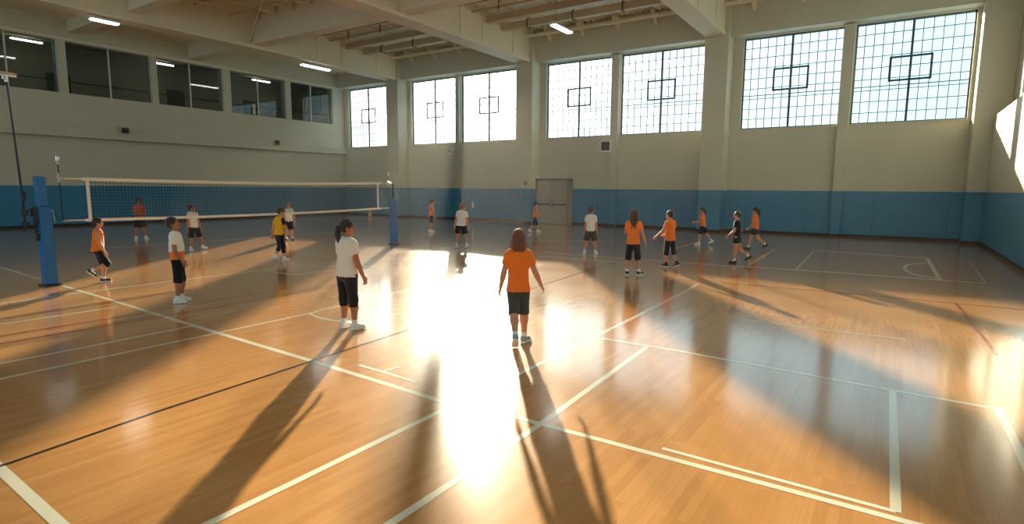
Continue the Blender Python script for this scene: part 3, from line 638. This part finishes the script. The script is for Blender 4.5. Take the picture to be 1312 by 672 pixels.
def person(label, loc, rz, H, h=.009, shirt='orange', shorts='black', hair='short', hair_m='hair_black', skin='skin', shoe='shoe_white', sole='sole_white', sock='sock',
           short_len=1.0, short_r=1.0, lean=3, twist=0, side=0, head=(0, 0), legL=(3, 3, 5, 0, 4), legR=(3, 3, 5, 0, 4), armL=(3, 12, 12, 0), armR=(3, 12, 12, 0),
           sleeve_m=None, under=None, build=1.0, hem=-.035, sit=False, group='children on the court', vest=None, sleeve=.55, hsz=1.08):
    """leg = (hip forward, outward, knee flex, heel lift, toes outward); arm = (shoulder forward, outward, elbow flex, forearm inward); degrees"""
    H = H / 1.047                        # hair and soles add to the bare figure
    T0 = empty('person', (loc[0], loc[1], 0), R(rz)); tag(T0, label, 'person', group)
    pel = np.array([0, 0, .525 * H]); T = rotz(twist) @ roty(side) @ rotx(-lean); I = np.eye(3)
    tp = lambda x, y, z: pel + T @ (np.array([x, y, z]) * H)
    skinS, shirtS, shortS = SDF(), SDF(), SDF()
    b = build
    def torso(S_, g, pelvis=True):
        S_.ell(tp(0, .004, .215), np.array([.088 * b, .062 * b, .095]) * H + g, T, .05 * H)
        S_.ell(tp(0, .006, .10), np.array([.076 * b, .058 * b, .10]) * H + g, T, .05 * H)
        S_.cone(tp(-.052, -.004, .268), tp(.052, -.004, .268), .042 * H + g, .042 * H + g, .04 * H)
        if pelvis:
            S_.ell(tp(0, 0, .0), np.array([.088 * b, .066 * b, .07]) * H + g, T, .05 * H)
    torso(skinS, 0)
    skinS.cone(tp(-.0, -.004, .285), tp(0, .008, .35), .034 * H, .031 * H, .03)
    # head
    Fh = T @ rotz(head[0]) @ rotx(head[1]); hp = tp(0, .004, .335)
    HD = H * hsz
    hd_ = lambda x, y, z: hp + Fh @ (np.array([x, y, z]) * HD)
    skinS.ell(hd_(0, .002, .088), np.array([.047, .058, .058]) * HD, Fh, .02)
    skinS.ell(hd_(0, .020, .042), np.array([.034, .038, .042]) * HD, Fh, .025)
    skinS.cone(hd_(0, .052, .018), hd_(0, .044, .02), .011 * HD, .014 * HD, .02)
    skinS.cone(hd_(0, .058, .075), hd_(0, .069, .052), .005 * HD, .0085 * HD, .008)
    for sx in (-1, 1):
        skinS.ell(hd_(sx * .049, .0, .062), np.array([.006, .012, .018]) * HD, Fh, .006)
        skinS.cone(hd_(sx * .030, .052, .086), hd_(sx * .010, .058, .086), .005 * HD, .005 * HD, .012)
    # legs
    lowest = []; shoes = []
    tdirs = {}
    for sx, lg in ((-1, legL), (1, legR)):
        hip = pel + np.array([sx * .050 * b, 0, -.02]) * H
        a, ab, kf, fp, ty = lg
        d1 = roty(-sx * ab) @ np.array([0, math.sin(R(a)), -math.cos(R(a))]); d1 = nv(d1)
        a2 = a - kf; d2 = nv(roty(-sx * ab) @ np.array([0, math.sin(R(a2)), -math.cos(R(a2))]))
        kn = hip + d1 * .238 * H; an = kn + d2 * .228 * H
        skinS.cone(hip, kn, .052 * H * b, .037 * H, .03); skinS.ell(kn, np.array([.037, .040, .04]) * H, None, .02)
        cf = kn + d2 * .07 * H - nv(np.cross(d2, [1, 0, 0])) * .008 * H * (-1 if d2[2] > 0 else 1)
        skinS.cone(kn, cf, .036 * H, .036 * H, .03); skinS.cone(cf, an, .034 * H, .021 * H, .03)
        tdirs[sx] = (hip, kn, an, d1, d2)
        # foot
        Ff = rotz(-sx * ty) @ rotx(-fp); ft = lambda x, y, z: an + Ff @ (np.array([x, y, z]) * H)
        skinS.cone(an, ft(0, .05, -.025), .021 * H, .018 * H, .02)
        up = SDF(); up.cone(ft(0, -.012, -.008), ft(0, -.004, .004), .027 * H, .025 * H, .02, [(ft(0, 0, .014), Ff @ np.array([0, -.25, 1]))])
        up.ell(ft(0, -.012, -.022), np.array([.027, .032, .026]) * H, Ff, .02).ell(ft(0, .030, -.020), np.array([.025, .055, .022]) * H, Ff, .02).ell(ft(0, .075, -.027), np.array([.028, .034, .019]) * H, Ff, .015)
        so = SDF(); so.rbox(ft(0, -.008, -.043), np.array([.027, .036, .009]) * H, Ff, .008 * H, .02).rbox(ft(0, .058, -.043), np.array([.030, .050, .009]) * H, Ff, .008 * H, .02)
        lace = SDF()
        for q in range(4): lace.cone(ft(-.013, .022 + .012 * q, .0 - .0045 * q), ft(.013, .026 + .012 * q, .0 - .0045 * q), .003 * H, .003 * H, .002)
        sk = SDF(); sk.cone(an + d2 * -.045 * H, an, .0265 * H, .0245 * H, .01, [(an + d2 * -.045 * H, -d2)]); sk.cone(an, ft(0, .03, -.015), .026 * H, .02 * H, .01)
        shoes.append((up, so, lace, sk))
        # shorts leg
        g = .010 * H * short_r
        ln = short_len
        sr = short_r
        if ln <= 1:
            e = hip + d1 * .238 * H * ln; shortS.cone(hip, e + d1 * .03, .056 * H * b + g * .3, (.057 - .012 * ln) * H * b + g, .03 * H, [(e, d1)])
        else:
            e = kn + d2 * .228 * H * (ln - 1)
            shortS.cone(hip, kn, .056 * H * b + g * .3, .041 * H + g * .6, .03 * H); shortS.cone(kn, e + d2 * .03, .041 * H + g * .6, .037 * H + g * .5, .025 * H, [(e, d2)])
    # arms
    for sx, am in ((-1, armL), (1, armR)):
        a, ab, ef, inw = am
        sh = tp(sx * .088 * (.7 + .3 * b), -.004, .262); Fa = T @ roty(-sx * ab) @ rotx(a)
        d1 = Fa @ np.array([0, 0, -1.]); Fe = Fa @ rotz(sx * inw) @ rotx(ef); d2 = Fe @ np.array([0, 0, -1.])
        el = sh + d1 * .165 * H; wr = el + d2 * .142 * H
        skinS.cone(sh, el, .031 * H * (.6 + .4 * b), .0235 * H, .03); skinS.cone(el, el + d2 * .05 * H, .0235 * H, .0235 * H, .02); skinS.cone(el + d2 * .04 * H, wr, .0235 * H, .0155 * H, .02)
        # hand: palm normal points to the body, fingers curl towards it
        sd = Fe @ np.array([0, 1., 0]); nn = Fe @ np.array([-sx * 1., 0, 0]); Fp = np.stack([sd, nn, d2], 1)
        palm = wr + d2 * .032 * H
        skinS.ell(palm, np.array([.022, .011, .031]) * H, Fp, .012)
        for q, (off, ln_) in enumerate(((.0165, .040), (.0055, .046), (-.0055, .043), (-.0165, .034))):
            r0 = max(.0050 * H, .0078 if h < .008 else .0085) ; cu = 16 + 6 * q
            base = wr + d2 * .056 * H + sd * off * H * (1.0 if h >= .008 else 1.06)
            f1 = nv(d2 * math.cos(R(cu)) + nn * math.sin(R(cu)) + sd * off * 6); f2 = nv(d2 * math.cos(R(cu * 2.4)) + nn * math.sin(R(cu * 2.4)) + sd * off * 3)
            p1 = base + f1 * ln_ * .5 * H; p2 = p1 + f2 * ln_ * .5 * H
            skinS.cone(base - f1 * .015 * H, p1, r0 * 1.05, r0, .003); skinS.cone(p1, p2, r0, r0 * .82, .003)
        tb = wr + d2 * .018 * H + sd * .016 * H; t1 = tb + nv(sd * .8 + d2 * .75 + nn * .2) * .026 * H; t2 = t1 + nv(sd * .25 + d2 + nn * .3) * .022 * H
        skinS.cone(tb, t1, .0085 * H, .0062 * H, .008); skinS.cone(t1, t2, .0062 * H, .005 * H, .004)
        # sleeve
        SS = shirtS
        if sleeve_m and sx == 1: SS = SDF(); sleeveS = SS
        if vest is None:
            e = sh + d1 * .165 * H * sleeve
            SS.cone(sh, e + d1 * .02, .037 * H * (.7 + .3 * b) + .004, .0395 * H, .035 * H, [(e, d1)])
    # shirt body
    torso(shirtS, .011, False)
    zt = max(.08, hem + .07)
    for sx in (-1, 1): shirtS.cone(tp(sx * .019 * b, 0, zt), tp(sx * .036 * b, -.002, hem - .02), .064 * H * b, .077 * H * b, .04 * H)
    shirtS.plane(tp(0, 0, hem), T @ np.array([0, 0, -1.]))
    shirtS.sub(tp(0, .016, .338), np.array([.040, .044, .036]) * H, T)
    shirtS.cone(tp(-.02, -.006, .285), tp(.02, -.006, .285), .036 * H, .036 * H, .03 * H, [(tp(0, 0, .312), T @ np.array([0, .25, 1.]))])
    def folds(P):
        q = (P - pel) @ T; a = np.arctan2(q[..., 1], q[..., 0])
        return .0022 * np.sin(a * 9 + q[..., 2] * 16) * np.clip((.16 * H - q[..., 2]) / (.2 * H), 0, 1) + .0016 * np.sin(q[..., 2] * 55 + q[..., 0] * 38 + np.sin(q[..., 0] * 25) * 1.5)
    shirtS.wave(folds)
    shortS.ell(pel + np.array([0, 0, -.01]) * H, np.array([.086 * b, .067 * b, .062]) * H + .003, None, .04 * H)
    shortS.cone(tp(0, 0, .045), tp(0, 0, .0), .066 * H * b, .068 * H * b, .03 * H, [(tp(0, 0, .05), T @ np.array([0, 0, 1.]))])
    shortS.plane(tp(0, 0, hem + .022 - (.115 if under else 0)), T @ np.array([0, 0, 1.]))
    # hair
    hs = SDF(); hb = {'short': 1.0, 'pony': 1.0, 'long': 1.13, 'verylong': 1.08, 'curly': 1.16}[hair]
    hs.ell(hd_(0, -.004, .094), np.array([.053, .063, .060]) * HD * hb, Fh, .02)
    if hair in ('short', 'curly'):
        hs.ell(hd_(0, -.024, .070), np.array([.048, .042, .048]) * HD * hb, Fh, .02)
        for sx in (-1, 1): hs.cone(hd_(sx * .047, .006, .085), hd_(sx * .048, .01, .056), .009 * HD, .006 * HD, .01)
    if hair == 'pony':
        hs.ell(hd_(0, -.022, .076), np.array([.047, .044, .05]) * HD, Fh, .02)
        hs.cone(hd_(0, -.060, .085), hd_(0, -.078, .075), .014 * HD, .018 * HD, .01).cone(hd_(0, -.076, .075), hd_(0, -.080, .01), .023 * HD, .028 * HD, .02).cone(hd_(0, -.080, .01), hd_(0, -.074, -.065), .027 * HD, .010 * HD, .02)
    if hair in ('long', 'verylong'):
        zb = -.022 if hair == 'long' else -.20
        for xx in (-.026, 0, .026):
            hs.cone(hd_(xx, -.030, .085), hd_(xx * 1.1, -.040, .01), .034 * HD, .033 * HD, .025)
            hs.cone(hd_(xx * 1.1, -.040, .01), hd_(xx * (1.2 if hair == 'long' else .7), -.044, zb), .031 * HD, (.026 if hair == 'long' else .014) * HD, .025)
        for sx in (-1, 1): hs.cone(hd_(sx * .044, .0, .09), hd_(sx * .054, -.004, .02), .022 * HD, .024 * HD, .02).cone(hd_(sx * .054, -.004, .02), hd_(sx * .050, -.016, -.026), .024 * HD, .018 * HD, .02)
    hs.sub(hd_(0, .085, .045), np.array([.043, .062, .066]) * HD, Fh, .01)
    def strands(P):
        q = (P - hp) @ Fh / H; a = np.arctan2(q[..., 0], -q[..., 1] + .02)
        return .0016 * np.sin(a * 26 + np.sin(q[..., 2] * 60) * .8) + .001 * np.sin(a * 61)
    hs.wave(strands)
    parts = []
    def mk(name, S_, m, par=T0, hh=h, lab=None):
        V, F = S_.mesh(hh); o = mesh_obj(name, V, F, P_[m], par); parts.append((o, V)); 
        if lab: o['label'] = lab
        return o
    body = mk('body', skinS, skin, hh=min(h, .0075))
    mk('hair', hs, hair_m, hh=min(h, .008))
    mk('shirt', shirtS, shirt)
    if sleeve_m: mk('sleeve', sleeveS, sleeve_m)
    if under:
        u = SDF(); torso(u, .006, False)
        for sx in (-1, 1): u.cone(tp(sx * .016, 0, .13), tp(sx * .034, 0, hem - .13), .060 * H * b, .075 * H * b, .04 * H)
        u.plane(tp(0, 0, hem - .115), T @ np.array([0, 0, -1.])); mk('undershirt', u, under)
    mk('shorts', shortS, shorts)
    for up, so, lace, sk in shoes:
        s1 = mk('shoe', up, shoe, hh=min(h, .007)); mk('sole', so, sole, s1, hh=min(h, .006))
        if h < .008: mk('laces', lace, 'sole_white', s1, hh=.003)
        if sock: mk('sock', sk, sock)
    for sx in (-1, 1):
        e = MB(); c = hd_(sx * .0195, .0545, .076); rr_ = .0068 * HD
        e.lathe([(rr_ * math.sin(math.pi * k / 8), -rr_ * math.cos(math.pi * k / 8)) for k in range(9)], 12, tuple(c)); o = e.build('eye', P_['eye'], T0, smooth=True); parts.append((o, np.array(e.v)))
        e = MB().tube([hd_(sx * .010, .061, .090), hd_(sx * .020, .0605, .0935), hd_(sx * .031, .054, .089)], .0022 * HD, 6); o = e.build('eyebrow', P_['brow'], T0); parts.append((o, np.array(e.v)))
    e = MB().tube([hd_(-.014, .0565, .034), hd_(-.005, .0605, .036), hd_(.005, .0605, .036), hd_(.014, .0565, .034)], [.002 * HD, .0036 * HD, .0036 * HD, .002 * HD], 8); o = e.build('lips', P_['lip'], T0, smooth=True); parts.append((o, np.array(e.v)))
    dz = -min(V[:, 2].min() for o, V in parts) + .001
    for o, V in parts: o.data.transform(Matrix.Translation((0, 0, dz)))
    return T0

# the players, nearest first
person('auburn-haired girl in orange shirt and charcoal shorts walking away in the foreground', (-4.13, 6.40), 35, 1.58, .0062, hair='long', hair_m='hair_auburn',
       shorts='char', short_len=1.02, short_r=.4, lean=2, armL=(-4, 15, 20, 10), armR=(4, 22, 16, -10), legL=(-9, -3, 30, 40, 0), legR=(6, 1, 6, 0, 28), shoe='shoe_grey', sock='sock', hem=-.06, build=1.0, hsz=1.0)
person('girl with dark ponytail, cream polo and black capris standing on the near court', (-6.62, 5.62), -4, 1.66, .0062, shirt='cream', hair='pony',
       skin='skin2', short_len=1.28, short_r=.5, lean=2, head=(-35, 2), armL=(6, 7, 24, 20), armR=(10, 10, 12, 10), legL=(1, 1, 2, 0, 8), legR=(3, 2, 2, 0, 6), shoe='shoe_white', build=1.12, hsz=1.03)
person('dark-haired boy in white shirt over an orange one, standing looking up', (-10.64, 5.22), -34, 1.57, .0068, shirt='white', under='orange', skin='skin2',
       short_len=1.12, short_r=1.2, lean=-2, head=(-8, 14), armL=(-4, 8, 24, 20), armR=(0, 6, 30, 30), legL=(4, 3, 8, 0, 4), legR=(0, 2, 6, 0, 4), hem=.085)
person('boy in a sleeveless orange top running beside the left net post', (-14.2, 5.33), -20, 1.44, .007, short_len=1.12, short_r=1.2, lean=4, head=(-4, 4), skin='skin',
       armL=(-16, 10, 20, 0), armR=(10, 8, 14, 0), legL=(14, 0, 18, 0, 0), legR=(26, 0, 92, 42, 0), shoe='shoe_black', sole='sole_white', vest=1, build=1.08)
person('boy in a yellow jersey with one black sleeve walking beneath the net', (-14.40, 9.86), 6, 1.53, .008, shirt='yellow', sleeve_m='black', shorts='black', short_len=1.55, short_r=.5,
       lean=6, head=(-30, -8), armL=(-12, 12, 18, 0), armR=(20, 10, 22, 10), legL=(16, 3, 48, 12, 0), legR=(8, 3, 8, 0, 10), sleeve=.6)
person('girl with very long dark hair in an orange shirt, seen from behind', (-5.22, 13.22), 18, 1.63, .0075, hair='verylong', hair_m='hair_brown', skin='skin', short_len=1.18, short_r=.9,
       armL=(34, 16, 60, 20), armR=(0, 18, 16, 0), legL=(2, 4, 4, 0, 6), legR=(4, 6, 6, 0, 40), shoe='shoe_black', sole='sole_white', hem=-.05)
person('boy in orange shirt and black capris facing left with one hand held out', (-4.95, 15.14), 68, 1.54, .008, short_len=1.3, short_r=.7, lean=2, head=(14, 0),
       armL=(20, 22, 26, 0), armR=(6, 8, 70, 30), legL=(4, 3, 8, 0, 0), legR=(-10, 2, 14, 22, 6), shoe='shoe_black', sole='sole_white', sock='sock_dark', hem=-.055)
person('boy in white shirt and brown shorts standing left of the long-haired girl', (-8.05, 16.72), 21, 1.55, .008, shirt='white', shorts='brown', hair_m='hair_brown', short_len=.92, short_r=2.2,
       head=(-28, 0), armL=(2, 9, 12, 0), armR=(4, 9, 14, 10), legL=(2, 9, 3, 0, 10), legR=(3, 8, 3, 0, 14))
person('curly-haired child in white shirt walking away before the blue band', (-12.54, 15.73), 24, 1.57, .008, shirt='white', hair='curly', hair_m='hair_auburn', short_len=.8, short_r=2.6,
       lean=4, side=4, head=(-42, 0), armL=(4, 14, 14, 0), armR=(-8, 16, 30, 0), legL=(-2, 5, 6, 10, 0), legR=(16, 8, 24, 0, 6), shorts='black', build=1.12)
person('boy in white shirt behind the net with legs apart, looking up', (-18.99, 9.89), -84, 1.53, .008, shirt='white', skin='skin2', short_len=.98, short_r=1.8,
       head=(40, 16), armL=(2, 12, 10, 0), armR=(0, 14, 12, 0), legL=(4, 18, 6, 0, 14), legR=(0, 5, 2, 0, 8), lean=-3)
person('person in a patterned rust-orange shirt behind the net with hands joined', (-24.49, 10.70), -109, 1.64, .009, shirt='rust', skin='skin2', short_len=.9, short_r=2.4,
       armL=(18, 8, 88, 44), armR=(18, 8, 88, 44), legL=(2, 6, 3, 0, 14), legR=(2, 6, 3, 0, 14), hair='curly', build=1.1)
person('person in white top partly hidden behind the boy in yellow', (-19.74, 13.97), -115, 1.52, .009, shirt='white', sleeve_m='black', hair_m='hair_auburn', short_len=1.0, short_r=1.6,
       armL=(10, 14, 30, 20), armR=(6, 12, 30, 20), legL=(6, 3, 8, 0, 4), legR=(-3, 3, 4, 0, 4), shoe='shoe_black', sole='sole_dark')
person('child in black outfit walking left with one foot trailing', (-3.65, 17.10), 87, 1.51, .008, shirt='black', skin='skin', short_len=.46, short_r=1.4,
       lean=2, head=(10, 0), armL=(14, 10, 40, 20), armR=(-10, 12, 20, 0), legL=(4, 2, 4, 0, 0), legR=(-8, 2, 48, 30, 0), shoe='shoe_black', sole='sole_dark', hem=-.075, build=1.0)
person('girl in an orange shirt and navy shorts striding left behind the child in black', (-4.02, 21.54), 90, 1.53, .009, hair='pony', shorts='navy', short_len=.62, short_r=1.6,
       lean=3, head=(4, 0), armL=(8, 10, 40, 10), armR=(-12, 12, 30, 0), legL=(18, 2, 8, 0, 0), legR=(-16, 2, 34, 26, 0), shoe='shoe_black', sole='sole_dark')
person('girl with a dark ponytail in an orange shirt striding left before the broad pillar', (-6.0, 22.14), 98, 1.46, .009, hair='pony', short_len=.92, short_r=1.4,
       lean=4, armL=(24, 12, 60, 20), armR=(-6, 12, 20, 0), legL=(12, 3, 6, 0, 0), legR=(-26, 3, 12, 24, 0), sock='sock')
person('child in orange top and navy leggings walking before the double door', (-14.23, 23.46), -50, 1.50, .009, vest=1, shorts='navy', short_len=1.2, short_r=.5,
       armL=(0, 12, 40, 20), armR=(14, 10, 60, 30), legL=(18, 4, 8, 0, 0), legR=(-16, 3, 18, 16, 0))
person('child in orange top standing right of the far net post', (-18.05, 20.41), -35, 1.57, .009, vest=1, short_len=.95, short_r=1.6, skin='skin2',
       armL=(4, 8, 20, 0), armR=(6, 8, 20, 0), legL=(6, 2, 6, 0, 0), legR=(-4, 2, 8, 6, 0))
person('small child in pink top sitting against the far wall', (-31.5, 29.0), -132, 1.08, .010, shirt='pink', shorts='white', short_len=1.75, short_r=.6, hair_m='hair_brown', lean=-4,
       legL=(118, 8, 112, -6, 4), legR=(112, 8, 106, -6, 4), armL=(50, 6, 40, 30), armR=(50, 6, 40, 30))

# ------------------------------------------------------------------ fine dust in the hall's air
hm_ = bpy.data.materials.new('dusty air'); hm_.use_nodes = True; hn = hm_.node_tree.nodes; hn.clear()
ho = hn.new('ShaderNodeOutputMaterial'); hv = hn.new('ShaderNodeVolumeScatter'); hv.inputs['Density'].default_value = HAZE; hv.inputs['Anisotropy'].default_value = .62; hv.inputs['Color'].default_value = (1, .97, .92, 1)
hm_.node_tree.links.new(hv.outputs[0], ho.inputs['Volume'])
hz = box('haze', hm_, XL - .25, XU + .1, YF - .2, YB + .12, .004, ZT - .01)
hz['kind'] = 'structure'
